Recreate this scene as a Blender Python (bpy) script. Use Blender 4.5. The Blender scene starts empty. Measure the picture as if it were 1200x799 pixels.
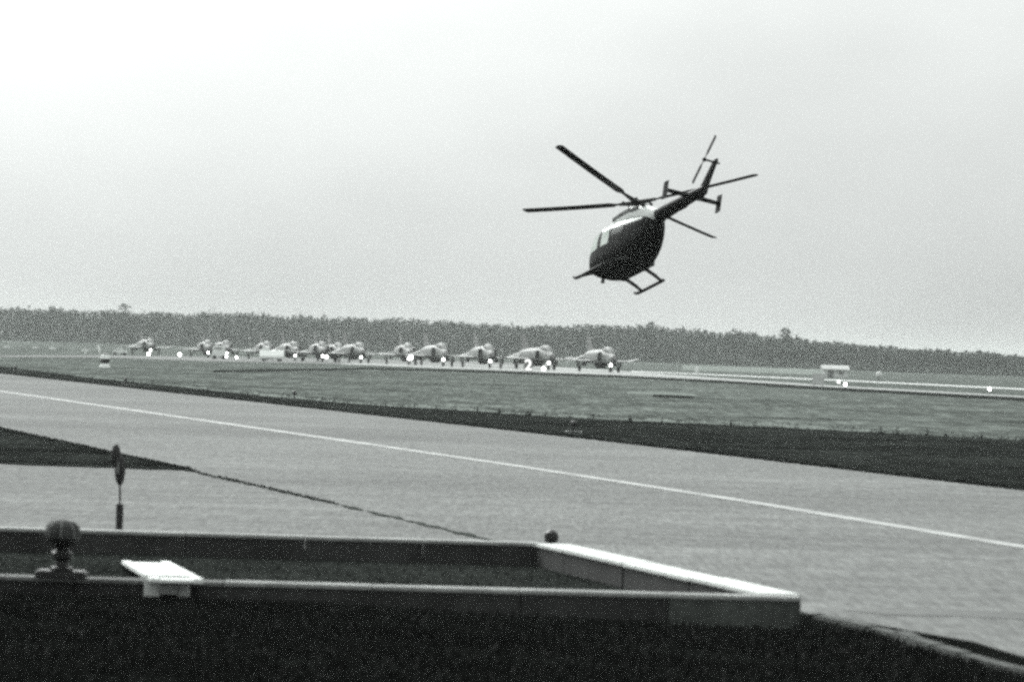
import bpy, bmesh, math, random
import numpy as np
from mathutils import Vector, Matrix
random.seed(7); rng = np.random.default_rng(7)
sc = bpy.context.scene
COL = sc.collection

# ------------------------------------------------------------------ camera
FPX = 5000.0; CAMH = 2.8; ROLL = 0.03; PITCH = 9.0 / 5000.0
CLOC = Vector((0, 0, CAMH))
F = Vector((0, math.cos(PITCH), math.sin(PITCH)))
U0 = Vector((0, -math.sin(PITCH), math.cos(PITCH))); R0 = Vector((1, 0, 0))
CR = R0 * math.cos(ROLL) + U0 * math.sin(ROLL)
CU = -R0 * math.sin(ROLL) + U0 * math.cos(ROLL)
cam_d = bpy.data.cameras.new('camera'); cam = bpy.data.objects.new('camera', cam_d); COL.objects.link(cam)
cam.matrix_world = Matrix(((CR.x, CU.x, -F.x, CLOC.x), (CR.y, CU.y, -F.y, CLOC.y), (CR.z, CU.z, -F.z, CLOC.z), (0, 0, 0, 1)))
cam_d.sensor_width = 36; cam_d.lens = 150; cam_d.clip_end = 20000; cam_d.clip_start = 0.5
cam_d.dof.use_dof = True; cam_d.dof.focus_distance = 190; cam_d.dof.aperture_fstop = 3.4
sc.camera = cam

# ------------------------------------------------------------------ world, sun, exposure
SUN_EL, SUN_AZ = math.radians(34), math.radians(-24)      # azimuth from +Y, negative = left
w = bpy.data.worlds.new("World"); sc.world = w; w.use_nodes = True
nt = w.node_tree; nt.nodes.clear(); N = nt.nodes; L = nt.links
def wn(t, **k):
    n = N.new(t)
    for a, b in k.items(): setattr(n, a, b)
    return n
def wmath(op, a, b=None, c=None, clamp=False):
    n = wn('ShaderNodeMath', operation=op); n.use_clamp = clamp
    for i, v in enumerate((a, b, c)):
        if v is None: continue
        if isinstance(v, (int, float)): n.inputs[i].default_value = v
        else: L.new(v, n.inputs[i])
    return n.outputs[0]
sky = wn('ShaderNodeTexSky', sky_type='NISHITA'); sky.sun_disc = False
sky.sun_elevation = SUN_EL; sky.sun_rotation = SUN_AZ
sky.air_density = 1.0; sky.dust_density = 5.0; sky.altitude = 0
bw = wn('ShaderNodeRGBToBW'); L.new(sky.outputs[0], bw.inputs[0])
geo = wn('ShaderNodeTexCoord')
# the sun behind the overcast: a broad glow round its direction
sd = Vector((math.sin(SUN_AZ) * math.cos(SUN_EL), math.cos(SUN_AZ) * math.cos(SUN_EL), math.sin(SUN_EL)))
dot = wn('ShaderNodeVectorMath', operation='DOT_PRODUCT'); L.new(geo.outputs['Generated'], dot.inputs[0]); dot.inputs[1].default_value = sd
ang = wmath('ARCCOSINE', wmath('MINIMUM', dot.outputs['Value'], 0.9999))
glow = wmath('EXPONENT', wmath('MULTIPLY', ang, -5.0))
nz = wn('ShaderNodeTexNoise'); nz.inputs['Scale'].default_value = 8; nz.inputs['Detail'].default_value = 4; nz.inputs['Roughness'].default_value = .5
mp = wn('ShaderNodeMapping'); mp.inputs['Scale'].default_value = (1, 1, 2.2); L.new(geo.outputs['Generated'], mp.inputs[0]); L.new(mp.outputs[0], nz.inputs['Vector'])
cl = wmath('MULTIPLY_ADD', nz.outputs['Fac'], 2.2, -1.1)
base = wmath('MULTIPLY_ADD', glow, 58.0, 3.15)
base = wmath('MULTIPLY', base, wmath('ADD', 1.0, wmath('MULTIPLY', cl, 0.22)))
sep = wn('ShaderNodeSeparateXYZ'); L.new(geo.outputs['Generated'], sep.inputs[0])
el_ = wmath('MULTIPLY_ADD', wmath('MINIMUM', wmath('MAXIMUM', sep.outputs['Z'], 0.0), 0.5), 2.4, 0.68)   # overcast: darker towards the horizon
base = wmath('MULTIPLY', base, el_)
tot = wmath('ADD', base, wmath('MULTIPLY', bw.outputs[0], 0.12))
tint = wn('ShaderNodeVectorMath', operation='SCALE'); tint.inputs[0].default_value = (0.965, 1.0, 0.982); L.new(tot, tint.inputs['Scale'])
bg = wn('ShaderNodeBackground'); L.new(tint.outputs[0], bg.inputs[0]); bg.inputs['Strength'].default_value = 0.1
wo = wn('ShaderNodeOutputWorld'); L.new(bg.outputs[0], wo.inputs[0])
sun_d = bpy.data.lights.new('sun', 'SUN'); sun_d.energy = 0.6; sun_d.angle = math.radians(14); sun_d.color = (1.0, .99, .965)
sun = bpy.data.objects.new('sun', sun_d); COL.objects.link(sun)
sun.rotation_euler = (-sd).to_track_quat('-Z', 'Y').to_euler()
sc.view_settings.view_transform = 'Standard'; sc.view_settings.look = 'None'
sc.view_settings.exposure = 0.8; sc.view_settings.gamma = 1
cy = sc.cycles
cy.use_denoising = False; cy.filter_width = 2.9; cy.use_adaptive_sampling = True; cy.adaptive_threshold = 0.6; cy.adaptive_min_samples = 88
cy.max_bounces = 6; cy.volume_bounces = 1; cy.transparent_max_bounces = 12
cy.caustics_reflective = False; cy.caustics_refractive = False

# ------------------------------------------------------------------ helpers
def smooth(a, b, x):
    t = min(1, max(0, (x - a) / (b - a))); return t * t * (3 - 2 * t)
def terr(x, y):
    z = -0.7 * smooth(560, 850, y)
    k = smooth(1050, 1400, y)
    z += k * (0.7 - 1.3 * smooth(-60, 190, x))
    if y < 44.5: z += 0.13 * (1 - smooth(-2.2, 2.6, x)) * (1 - smooth(43.2, 44.0, y))
    return z
def ray(px, py):
    return F + CR * ((px - 600) / FPX) + CU * ((399.5 - py) / FPX)
def ground(px, py, lift=0.0):
    d = ray(px, py); z = 0.0; p = None
    for _ in range(40):
        if d.z >= -1e-6: break
        t = (z - CAMH) / d.z; p = CLOC + d * t
        z = 0.5 * z + 0.5 * terr(p.x, p.y)
    return Vector((p.x, p.y, terr(p.x, p.y) + lift))
def at(px, D):                       # ground point below the picture column px at distance D
    x = (px - 600) / FPX * D
    return Vector((x, D, terr(x, D)))
def hor(px): return 408.5 + ROLL * (px - 600)

class MB:
    def __init__(s): s.v = []; s.f = []
    def quad(s, a, b, c, d):
        n = len(s.v); s.v += [tuple(a), tuple(b), tuple(c), tuple(d)]; s.f.append((n, n+1, n+2, n+3)); return s
    def box(s, c, size, rz=0, bev=0, M=None):
        bm = bmesh.new(); bmesh.ops.create_cube(bm, size=1)
        for v in bm.verts: v.co = Vector((v.co.x*size[0], v.co.y*size[1], v.co.z*size[2]))
        if bev: bmesh.ops.bevel(bm, geom=bm.edges[:], offset=bev, segments=2, affect='EDGES')
        T = Matrix.Translation(Vector(c)) @ (M if M is not None else Matrix.Rotation(rz, 4, 'Z'))
        n = len(s.v)
        for v in bm.verts: s.v.append(tuple(T @ v.co))
        for f in bm.faces: s.f.append(tuple(n + v.index for v in f.verts))
        bm.free(); return s
    def loft(s, rings, caps=True, closed=True):
        n = len(s.v); m = len(rings[0])
        for r in rings: s.v += [tuple(p) for p in r]
        for i in range(len(rings) - 1):
            for j in range(m if closed else m - 1):
                k = (j + 1) % m
                s.f.append((n + i*m + j, n + i*m + k, n + (i+1)*m + k, n + (i+1)*m + j))
        if caps:
            s.f.append(tuple(n + j for j in range(m))[::-1]); e = n + (len(rings)-1)*m
            s.f.append(tuple(e + j for j in range(m)))
        return s
    def tube(s, pts, rad, seg=10, sq=(1, 1)):
        pts = [Vector(p) for p in pts]
        if not isinstance(rad, (list, tuple)): rad = [rad] * len(pts)
        rings = []
        for i, p in enumerate(pts):
            d = (pts[min(i+1, len(pts)-1)] - pts[max(i-1, 0)]).normalized()
            a = Vector((0, 0, 1)) if abs(d.z) < .9 else Vector((1, 0, 0))
            u = d.cross(a).normalized(); v = u.cross(d)
            rings.append([p + (u*math.cos(t)*sq[0] + v*math.sin(t)*sq[1]) * rad[i] for t in [2*math.pi*j/seg for j in range(seg)]])
        return s.loft(rings)
    def sphere(s, c, r, seg=12, rings=8, sc_=(1, 1, 1)):
        R = []
        for i in range(rings + 1):
            th = math.pi * (0.02 + 0.96 * i / rings)
            R.append([Vector(c) + Vector((math.sin(th)*math.cos(t)*r*sc_[0], math.sin(th)*math.sin(t)*r*sc_[1], math.cos(th)*r*sc_[2])) for t in [2*math.pi*j/seg for j in range(seg)]])
        return s.loft(R)
    def lathe(s, prof, c=(0, 0, 0), seg=20):
        return s.loft([[Vector(c) + Vector((r*math.cos(t), r*math.sin(t), z)) for t in [2*math.pi*j/seg for j in range(seg)]] for r, z in prof])
    def mesh(s, name, mat, smooth_=True):
        me = bpy.data.meshes.new(name); me.from_pydata(s.v, [], s.f); me.update()
        bm = bmesh.new(); bm.from_mesh(me); bmesh.ops.recalc_face_normals(bm, faces=bm.faces[:]); bm.to_mesh(me); bm.free()
        if mat: me.materials.append(mat)
        if smooth_:
            me.shade_smooth()
            try: me.set_sharp_from_angle(angle=math.radians(38))
            except Exception: pass
        return me
    def build(s, name, mat, parent=None, loc=None, smooth_=True, kind=None, label=None):
        o = bpy.data.objects.new(name, s.mesh(name, mat, smooth_)); COL.objects.link(o)
        if parent is not None: o.parent = parent
        if loc is not None: o.location = loc
        if kind: o['kind'] = kind
        if label: o['label'] = label
        return o
def thing(name, label, cat, loc=(0, 0, 0), rz=0, group=None):
    o = bpy.data.objects.new(name, None); COL.objects.link(o); o.empty_display_size = .3
    o.location = loc; o.rotation_euler = (0, 0, rz); o['label'] = label; o['category'] = cat
    if group: o['group'] = group
    return o
def tag(o, label, cat, group=None):
    o['label'] = label; o['category'] = cat
    if group: o['group'] = group
    return o
def dup(root, loc, rz, label, group=None):
    r = root.copy(); COL.objects.link(r); r.location = loc; r.rotation_euler = (0, 0, rz); r['label'] = label
    if group: r['group'] = group
    for ch in list(root.children):
        c = ch.copy(); COL.objects.link(c); c.parent = r
        for g in list(ch.children):
            d = g.copy(); COL.objects.link(d); d.parent = c
    return r

# ------------------------------------------------------------------ materials
def mat(name, c, rough=.8, var=0.0, scale=6.0, metal=0, fine=0.0, fscale=60, stretch=(1, 1, 1), bump=0, world=False, spec=.3, octs=None, tintc=(0.965, 1.0, 0.975)):
    m = bpy.data.materials.new(name); m.use_nodes = True; t = m.node_tree; b = t.nodes['Principled BSDF']
    if isinstance(c, (int, float)): c = (c*tintc[0], c*tintc[1], c*tintc[2])
    b.inputs['Roughness'].default_value = rough; b.inputs['Metallic'].default_value = metal
    b.inputs['Specular IOR Level'].default_value = spec
    b.inputs['Base Color'].default_value = (*c, 1)
    if var or fine or octs:
        if world: co = t.nodes.new('ShaderNodeNewGeometry').outputs['Position']
        else: co = t.nodes.new('ShaderNodeTexCoord').outputs['Object']
        prev = None
        layers = []
        if var: layers.append((scale, var, stretch))
        if fine: layers.append((fscale, fine, (1, 1, 1)))
        if octs: layers += octs
        noises = []
        for s_, a_, st in layers:
            mp = t.nodes.new('ShaderNodeMapping'); mp.inputs['Scale'].default_value = st; t.links.new(co, mp.inputs[0])
            n = t.nodes.new('ShaderNodeTexNoise'); n.inputs['Scale'].default_value = s_; n.inputs['Detail'].default_value = 5; n.inputs['Roughness'].default_value = .6
            t.links.new(mp.outputs[0], n.inputs['Vector']); noises.append(n)
            mr = t.nodes.new('ShaderNodeMapRange'); mr.inputs['From Min'].default_value = .3; mr.inputs['From Max'].default_value = .7
            mr.inputs['To Min'].default_value = 1 - a_; mr.inputs['To Max'].default_value = 1 + a_
            t.links.new(n.outputs['Fac'], mr.inputs['Value'])
            if prev is None: prev = mr.outputs[0]
            else:
                k = t.nodes.new('ShaderNodeMath'); k.operation = 'MULTIPLY'; t.links.new(prev, k.inputs[0]); t.links.new(mr.outputs[0], k.inputs[1]); prev = k.outputs[0]
        sc_ = t.nodes.new('ShaderNodeVectorMath'); sc_.operation = 'SCALE'; sc_.inputs[0].default_value = c; t.links.new(prev, sc_.inputs['Scale'])
        t.links.new(sc_.outputs[0], b.inputs['Base Color'])
        if bump:
            bp = t.nodes.new('ShaderNodeBump'); bp.inputs['Strength'].default_value = bump; bp.inputs['Distance'].default_value = .02
            t.links.new(noises[-1].outputs['Fac'], bp.inputs['Height']); t.links.new(bp.outputs[0], b.inputs['Normal'])
    return m
GR = (0.90, 1.0, 0.93)
M_field = mat('field_grass', 0.105, .95, .32, .045, fine=.4, fscale=.6, world=True, stretch=(.7, 1, 1), octs=[(.22, .38, (1, .5, 1)), (1.6, .45, (1, .5, 1)), (2.6, .45, (1, .05, 1)), (.5, .3, (1, .12, 1))], tintc=GR, spec=0)
M_verge = mat('verge_grass', 0.02, .95, .45, .25, fine=.4, fscale=3, world=True, octs=[(3, .5, (1, .1, 1)), (.12, .35, (1, .6, 1))], tintc=GR, spec=0)
M_basin = mat('basin_grass', .026, .95, .3, .4, fine=.4, fscale=5, world=True, tintc=GR, spec=0)
M_dry = mat('dry_grass', 0.19, .95, .35, .3, fine=.4, fscale=3, world=True, tintc=GR, spec=0)
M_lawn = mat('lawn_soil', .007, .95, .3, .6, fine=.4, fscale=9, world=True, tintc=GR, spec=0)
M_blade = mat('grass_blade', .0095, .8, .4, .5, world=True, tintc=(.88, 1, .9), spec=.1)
M_blade2 = mat('verge_blade', 0.02, .8, .4, .8, world=True, tintc=GR, spec=0)
M_asph = mat('taxiway_asphalt', .135, .9, .22, .05, fine=.17, fscale=14, world=True, stretch=(.45, 1.3, 1), octs=[(.5, .2, (.25, 2.2, 1)), (2.0, .18, (.4, 1.2, 1)), (60, .16, (1, 1, 1)), (16, .32, (1, .06, 1)), (5, .2, (1, .12, 1)), (.12, .1, (1, .5, 1))], spec=.12)
M_joint = mat('joint_weeds', .05, .95, .4, 3, world=True, tintc=GR, spec=0)
M_old = mat('old_tarmac', .15, .9, .3, .05, fine=.3, fscale=.5, world=True, spec=.1)
M_patch = mat('patch_asphalt', 0.12, .9, .3, 1, fine=.2, fscale=14, world=True, spec=.15)
M_conc2 = mat('far_concrete', 0.3, .9, .15, .08, world=True, spec=.15)
M_paint = mat('marking_paint', 0.27, .7, .45, .6, fine=.3, fscale=8, world=True)
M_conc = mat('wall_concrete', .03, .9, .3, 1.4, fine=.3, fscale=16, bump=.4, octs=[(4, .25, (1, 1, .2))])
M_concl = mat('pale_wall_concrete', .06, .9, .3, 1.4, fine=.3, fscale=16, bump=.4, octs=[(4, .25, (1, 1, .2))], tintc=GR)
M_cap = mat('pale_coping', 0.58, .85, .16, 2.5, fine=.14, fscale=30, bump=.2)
M_capdk = mat('dark_coping', .13, .9, .4, 2.0, fine=.3, fscale=30, bump=.2)  # darker coping tone for the left run of the near wall
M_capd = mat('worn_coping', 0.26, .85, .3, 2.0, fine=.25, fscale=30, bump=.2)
M_kerb = mat('kerb_stone', 0.05, .9, .35, 2, fine=.3, fscale=25, bump=.3, tintc=GR)
M_wood = mat('whitewashed_board', 0.68, .7, .12, 3, fine=.12, fscale=40, stretch=(.3, 3, 3), bump=.2)
M_blk = mat('black_paint', .018, .5, .3, 8)
M_rub = mat('rubber', .02, .9)
M_foil = mat('pine_foliage', .095, .9, .35, .3, world=True, tintc=GR, spec=0)
M_foil2 = mat('shrub_foliage', 0.13, .9, .35, .3, world=True, tintc=GR, spec=0)
M_bark = mat('bark', .07, .95, .3, 4)
M_white = mat('white_paint', 0.85, .6, .08, 5)
M_roof = mat('pale_roof', .42, .7, .15, 3)
M_pale = mat('pale_paint', 0.6, .6, .1, 5)
M_mid = mat('grey_paint', .2, .7, .15, 5)
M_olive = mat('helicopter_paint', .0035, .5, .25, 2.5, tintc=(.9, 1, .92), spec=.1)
M_hwhite = mat('helicopter_white', .75, .45, .1, 5)
M_hgrey = mat('helicopter_grille', 0.11, .6, .25, 30)
M_metal = mat('dark_metal', 0.01, .5, .2, 8, spec=.1)
M_int = mat('cabin_lining', .03, .9)
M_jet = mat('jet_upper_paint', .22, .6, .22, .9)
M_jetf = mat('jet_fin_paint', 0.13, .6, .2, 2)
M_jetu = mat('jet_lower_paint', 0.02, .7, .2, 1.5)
M_glass = bpy.data.materials.new('glass'); M_glass.use_nodes = True
t = M_glass.node_tree; t.nodes.clear()
o_ = t.nodes.new('ShaderNodeOutputMaterial'); mx = t.nodes.new('ShaderNodeMixShader'); tr = t.nodes.new('ShaderNodeBsdfTransparent'); gl = t.nodes.new('ShaderNodeBsdfGlossy')
tr.inputs[0].default_value = (.86, .9, .87, 1); gl.inputs['Roughness'].default_value = .05; mx.inputs[0].default_value = .09; t.links.new(tr.outputs[0], mx.inputs[1]); t.links.new(gl.outputs[0], mx.inputs[2]); t.links.new(mx.outputs[0], o_.inputs[0])
M_dome = mat('frosted_lamp_glass', .045, .8, .5, 14, spec=.05)
def emit(name, s):
    m = bpy.data.materials.new(name); m.use_nodes = True; b = m.node_tree.nodes['Principled BSDF']
    b.inputs['Emission Color'].default_value = (1, 1, .98, 1); b.inputs['Emission Strength'].default_value = s
    m.cycles.emission_sampling = 'NONE'; return m
M_lamp = emit('lit_lamp', 9)
M_numglow = emit('added_glow_numeral', .55)  # glow added so the board's numeral reads white

# ------------------------------------------------------------------ ground
def add_sheet(name, pts, m, kind='structure', z=None, sub=0):
    """flat polygon in world metres, triangulated and draped on the terrain"""
    from mathutils.geometry import tessellate_polygon
    tri = tessellate_polygon([[Vector((p[0], p[1], 0)) for p in pts]])
    me = bpy.data.meshes.new(name); me.from_pydata([(p[0], p[1], terr(p[0], p[1]) + z) for p in pts], [], [tuple(t) for t in tri]); me.update()
    me.materials.append(m); o = bpy.data.objects.new(name, me); COL.objects.link(o)
    for p in me.polygons:
        if p.normal.z < 0: p.flip()
    if kind: o['kind'] = kind
    return o
ys = list(np.arange(-40, 34, 6)) + list(np.arange(34, 46, .5)) + list(np.arange(46, 130, 6)) + list(np.arange(130, 560, 20)) + list(np.arange(560, 1500, 15)) + list(np.arange(1500, 2600, 60)) + list(np.arange(2600, 6001, 400))
xs = sorted(set([-3000, -1500, -900, -600] + list(range(-500, 501, 25)) + list(range(-24, 25, 1)) + [600, 900, 1500, 3000]))
V = [(x, y, terr(x, y)) for y in ys for x in xs]; nx = len(xs)
Fc = [(i*nx+j, i*nx+j+1, (i+1)*nx+j+1, (i+1)*nx+j) for i in range(len(ys)-1) for j in range(nx-1)]
me = bpy.data.meshes.new('ground'); me.from_pydata(V, [], Fc); me.materials.append(M_field); me.shade_smooth()
g = bpy.data.objects.new('ground', me); COL.objects.link(g); g['kind'] = 'structure'

def jag(p, q, n, amp, seed=0):
    r = random.Random(seed); out = []
    for i in range(n + 1):
        t_ = i / n; a = amp if 0 < i < n else 0
        out.append((p[0] + (q[0]-p[0])*t_ + r.uniform(-a, a), p[1] + (q[1]-p[1])*t_ + r.uniform(-a, a) * 2.2))
    return out
# far edge and near edge of the taxiway (world metres)
def E1(y): return 2.7 - .235 * (y - 134) if y > 134 else 2.7 - .218 * (y - 134)
def EC(y):
    return np.interp(y, [20, 65, 81.2, 102.6, 128.8, 207, 560], [17.5, 7.9, 4.7, 0, -6.2, -24.9, -110])
def E2(y): return -9.3 - .238 * (y - 101)
# pavement: taxiway + apron as one sheet
pav = [(E1(y) + random.uniform(-.06, .06), y) for y in list(range(15, 560, 6))]
pav += [(E2(557) - 3, 557)] + [(E2(y) + random.uniform(-.05, .05), y) for y in range(540, 96, -9)]
pav += [(E2(96) - .1, 94), (-90, 94), (-90, 57.4), (-1, 57.2), (.95, 56.2), (3.3, 46.7), (3.35, 46.1)]
pav += [(4.98 + .175*(40.2-y), y) for y in (44, 42, 40, 36, 30, 22, 15)]
pav[-7] = (4.4, 43.5)
add_sheet('taxiway', pav, M_asph, z=.012)
# grass island between taxiway and apron
isl = jag((E2(90.5)+.1, 90.3), (-20, 92.3), 26, .12, 3) + [(-95, 93)] + [(E2(530) + .3, 530)] + [(E2(y) + .25 + random.uniform(-.1, .1), y) for y in np.arange(520, 91, -4.)]
o = add_sheet('grass_island', isl, M_verge, z=.03)
# weeds in the joint along the near taxiway edge
wv = MB(); r = random.Random(5); a = []; b = []
for y in np.arange(91, 60, -.35):
    cx = E2(y) + r.uniform(-.05, .05) - (0.25 if y < 80 else 0) * (80 - y) / 20; wd = .07 * r.uniform(.1, 1.6) * (1.3 if y > 78 else .95 + .5*math.sin(y*2.1))
    a.append((cx - wd, y, .022)); b.append((cx + wd, y, .022))
wv.loft([[p, q] for p, q in zip(a, b)], caps=False, closed=False); wv.build('weedy_joint', M_joint, kind='structure')
# strip of grass between the apron and the far basin wall
add_sheet('grass_strip', [(-90, 55.2), (.8, 55.7), (.3, 56.1), (-1.5, 56.6)] + jag((-2.5, 57.2), (-30, 59.3), 60, .1, 9) + [(-90, 61)], M_verge, z=.03)
# dark verge beyond the taxiway
top_px = [(1500, 530), (1200, 517), (1050, 508), (900, 500), (760, 494), (640, 488), (560, 482), (440, 475), (330, 466), (200, 452), (100, 442), (0, 429), (-150, 418)]
vt = [ground(*p) for p in top_px]; vtp = []
for i in range(len(vt) - 1): vtp += jag(vt[i], vt[i+1], 14, .25, i)[:-1]
ver = [(E1(y) - .1 + random.uniform(-.12, .12), y) for y in np.arange(40, 400, 3.)]
vtp = [p for p in vtp if p[0] > E1(p[1]) + .3]
add_sheet('verge', [(60, 40)] + ver[::1] + vtp[::-1] + [(90, 110)], M_verge, z=.01)
# band of bleached grass just beyond the verge
bn = MB(); A = []; B = []
for i, p in enumerate(vtp):
    if p[1] < 300 and p[0] < 14:
        k = 1.012 + .022*(1+math.sin(i*.23)) * random.random() + .02*random.random()
        A.append((p[0], p[1]-.8, terr(*p)+.006)); B.append((p[0]*k, p[1]*k, terr(p[0]*k, p[1]*k)+.006))
bn.loft([[p, q] for p, q in zip(A, B)], caps=False, closed=False); bn.build('bleached_grass', M_dry, kind='structure')
# centre line
cl_ = MB(); rr = []
for y in np.arange(25, 552, 3.):
    x = float(EC(y)); wd = .20 if y < 120 else .26
    rr.append([(x - wd, y, .02), (x + wd, y, .02)])
cl_.loft(rr, caps=False, closed=False); cl_.build('centre_line', M_paint, kind='structure')
# bright concrete of the far taxiway the jets roll on, and a thin far edge line
def px_strip(name, lo, hi, m, lift, n=6):
    mb = MB(); R_ = []
    xs_ = np.linspace(lo[0][0], lo[-1][0], 90)
    for x in xs_:
        yl = np.interp(x, [p[0] for p in lo], [p[1] for p in lo]); yh = np.interp(x, [p[0] for p in hi], [p[1] for p in hi])
        R_.append([ground(x, yl + (yh - yl) * k / n, lift) for k in range(n + 1)])
    mb.loft(R_, caps=False, closed=False); o = mb.build(name, m, kind='structure'); return o
px_strip('far_taxiway', [(400, 427), (430, 428), (500, 431), (580, 434), (650, 437), (720, 439.5), (850, 446), (960, 453), (1080, 459.5), (1300, 471.5)],
         [(400, 426), (430, 425), (500, 426), (580, 427.5), (650, 430), (720, 434), (850, 443.6), (960, 451), (1080, 457.8), (1300, 470)], M_conc2, .03)
px_strip('old_tarmac', [(-60, 418), (120, 419), (250, 423.5), (380, 426), (430, 427.8), (500, 430.6), (580, 433.6), (650, 436.5)],
         [(-60, 416.5), (120, 416.5), (250, 418), (380, 420), (430, 421), (500, 422), (580, 424), (650, 427)], M_old, .022)
px_strip('far_taxiway_edge', [(740, 435.5), (800, 438), (1000, 447), (1200, 456.8), (1300, 461.5)], [(740, 434.8), (800, 437.2), (1000, 446), (1200, 455.6), (1300, 460.3)], M_pale, .03)
px_strip('grass_edge_shade', [(250, 436.5), (430, 433), (580, 437), (650, 440), (720, 442), (850, 449), (960, 456.5), (1080, 463), (1300, 476)],
         [(250, 434), (430, 431), (580, 434.6), (650, 437.6), (720, 440), (850, 446.5), (960, 453.5), (1080, 460), (1300, 472)], M_verge, .02)  # dark strip painted along the taxiway edge, standing in for grass shade
px_strip('pale_field_stripe', [(735, 461.5), (815, 464.5)], [(735, 458.5), (815, 462)], M_dry, .02)
px_strip('dark_field_stripe', [(765, 465), (813, 467)], [(765, 462.3), (813, 464.3)], M_verge, .025)
px_strip('far_grass_band', [(800, 433.5), (900, 437), (965, 440)], [(800, 428), (900, 431), (965, 433)], M_dry, .02)
# basin floor and lawn
add_sheet('basin_floor', [(-40, 44.4), (2.75, 44.9), (.4, 55.1), (-40, 54.5)], M_basin, z=.008)
lawn = MB(); R_ = []
for y in list(np.arange(-38, 34, 6)) + list(np.arange(34, 44.3, .4)):
    kx = min(4.0, 4.3 + .175*(40.2-y)) if y > 42 else 4.3 + .175*(40.2-y)
    R_.append([(x, y, terr(x, y) + .012) for x in list(np.linspace(-40, -6, 8)) + list(np.linspace(-5, kx, 20))])
R_.append([(x, 46.3, .012) for x in np.linspace(2.9, 3.5, 28)]) if False else None
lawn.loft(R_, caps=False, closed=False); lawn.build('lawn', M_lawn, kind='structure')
add_sheet('lawn_corner', [(2.9, 43.2), (4.35, 43.2), (3.35, 46.4), (3.2, 46.4)], M_lawn, z=.016)

# grass blades as meshes
def blades(name, XY, h, m, wd=.012, lean=.35):
    n = len(XY); z = np.array([terr(x, y) for x, y in XY]); H = h * rng.uniform(.4, 1.25, n); an = rng.uniform(0, 2*math.pi, n)
    W = wd * rng.uniform(.6, 1.4, n); la = rng.uniform(0, 2*math.pi, n); le = H * rng.uniform(0, lean*2, n)
    c, s = np.cos(an)*W, np.sin(an)*W; X, Y = XY[:, 0], XY[:, 1]
    v = np.zeros((n, 4, 3))
    v[:, 0] = np.stack([X-c, Y-s, z], 1); v[:, 1] = np.stack([X+c, Y+s, z], 1)
    v[:, 2] = np.stack([X+c*.7+np.cos(la)*le*.4, Y+s*.7+np.sin(la)*le*.4, z+H*.6], 1); v[:, 3] = np.stack([X+np.cos(la)*le, Y+np.sin(la)*le, z+H], 1)
    me = bpy.data.meshes.new(name); me.vertices.add(n*4); me.vertices.foreach_set('co', v.reshape(-1))
    i = np.arange(n)*4; tri = np.stack([i, i+1, i+2, i, i+2, i+3], 1).reshape(-1)
    me.loops.add(n*6); me.loops.foreach_set('vertex_index', tri.astype(np.int32))
    me.polygons.add(n*2); me.polygons.foreach_set('loop_start', (np.arange(n*2)*3).astype(np.int32)); me.update(calc_edges=True); me.validate()
    me.materials.append(m); o = bpy.data.objects.new(name, me); COL.objects.link(o); o['kind'] = 'stuff'; o['label'] = 'grass'; return o
n = 120000
XY = np.stack([rng.uniform(-7, 7.5, n), rng.uniform(31, 43.75, n)], 1)
XY = XY[(XY[:, 0] < 4.3 + .175*(40.2-XY[:, 1])) | (XY[:, 0] < 2.9)]
XY = XY[np.sin(XY[:, 0]*1.9 + np.sin(XY[:, 1]*1.3)*2) + np.sin(XY[:, 1]*2.3+XY[:, 0]) + rng.uniform(-1.6, 2.4, len(XY)) > -.3]
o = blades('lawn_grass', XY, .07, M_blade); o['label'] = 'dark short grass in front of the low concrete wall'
n = 22000
XY = np.stack([rng.uniform(-9, 2.6, n), rng.uniform(44.9, 54.9, n)], 1); XY = XY[XY[:, 0] < .35 + (55 - XY[:, 1]) * .235]
o = blades('basin_grass', XY, .03, M_basin); o['label'] = 'short grass growing between the low concrete walls'
pts = []
for _ in range(9000):
    y = random.uniform(60, 300) if random.random() < .8 else random.uniform(60, 150); pts.append((E1(y) + abs(random.gauss(0, .5)) - .1, y))
for _ in range(5000):
    y = random.uniform(91, 150); pts.append((E2(y) - abs(random.gauss(0, .5)) + .3, y))
for _ in range(350):
    y = random.uniform(74, 91); pts.append((E2(y) - (0.25 if y < 80 else 0) * (80 - y) / 20 + random.gauss(0, .05), y))
for _ in range(5000): x = random.uniform(-26, E2(91)); pts.append((x, 92.2 + abs(random.gauss(0, .4))))
for _ in range(4000): x = random.uniform(-14, -2); pts.append((x, 57 - abs(random.gauss(0, .4)) - x*.02))
e_ = []
for i in range(len(vtp) - 1):
    if vtp[i][1] > 60 and vtp[i][1] < 320:
        for _ in range(45):
            t_ = random.random(); k_ = 1 + random.random()*.1*random.random(); e_.append(((vtp[i][0]*(1-t_) + vtp[i+1][0]*t_)*k_, (vtp[i][1]*(1-t_) + vtp[i+1][1]*t_)*k_))
_o = blades('field_edge_tufts', np.array(e_), .022, M_blade2, wd=.05); _o['label'] = 'sparse dark grass where the verge meets the pale field'
o = blades('verge_tufts', np.array(pts), .05, M_blade2, wd=.035); o['label'] = 'ragged grass along the edges of the pavement'

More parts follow.
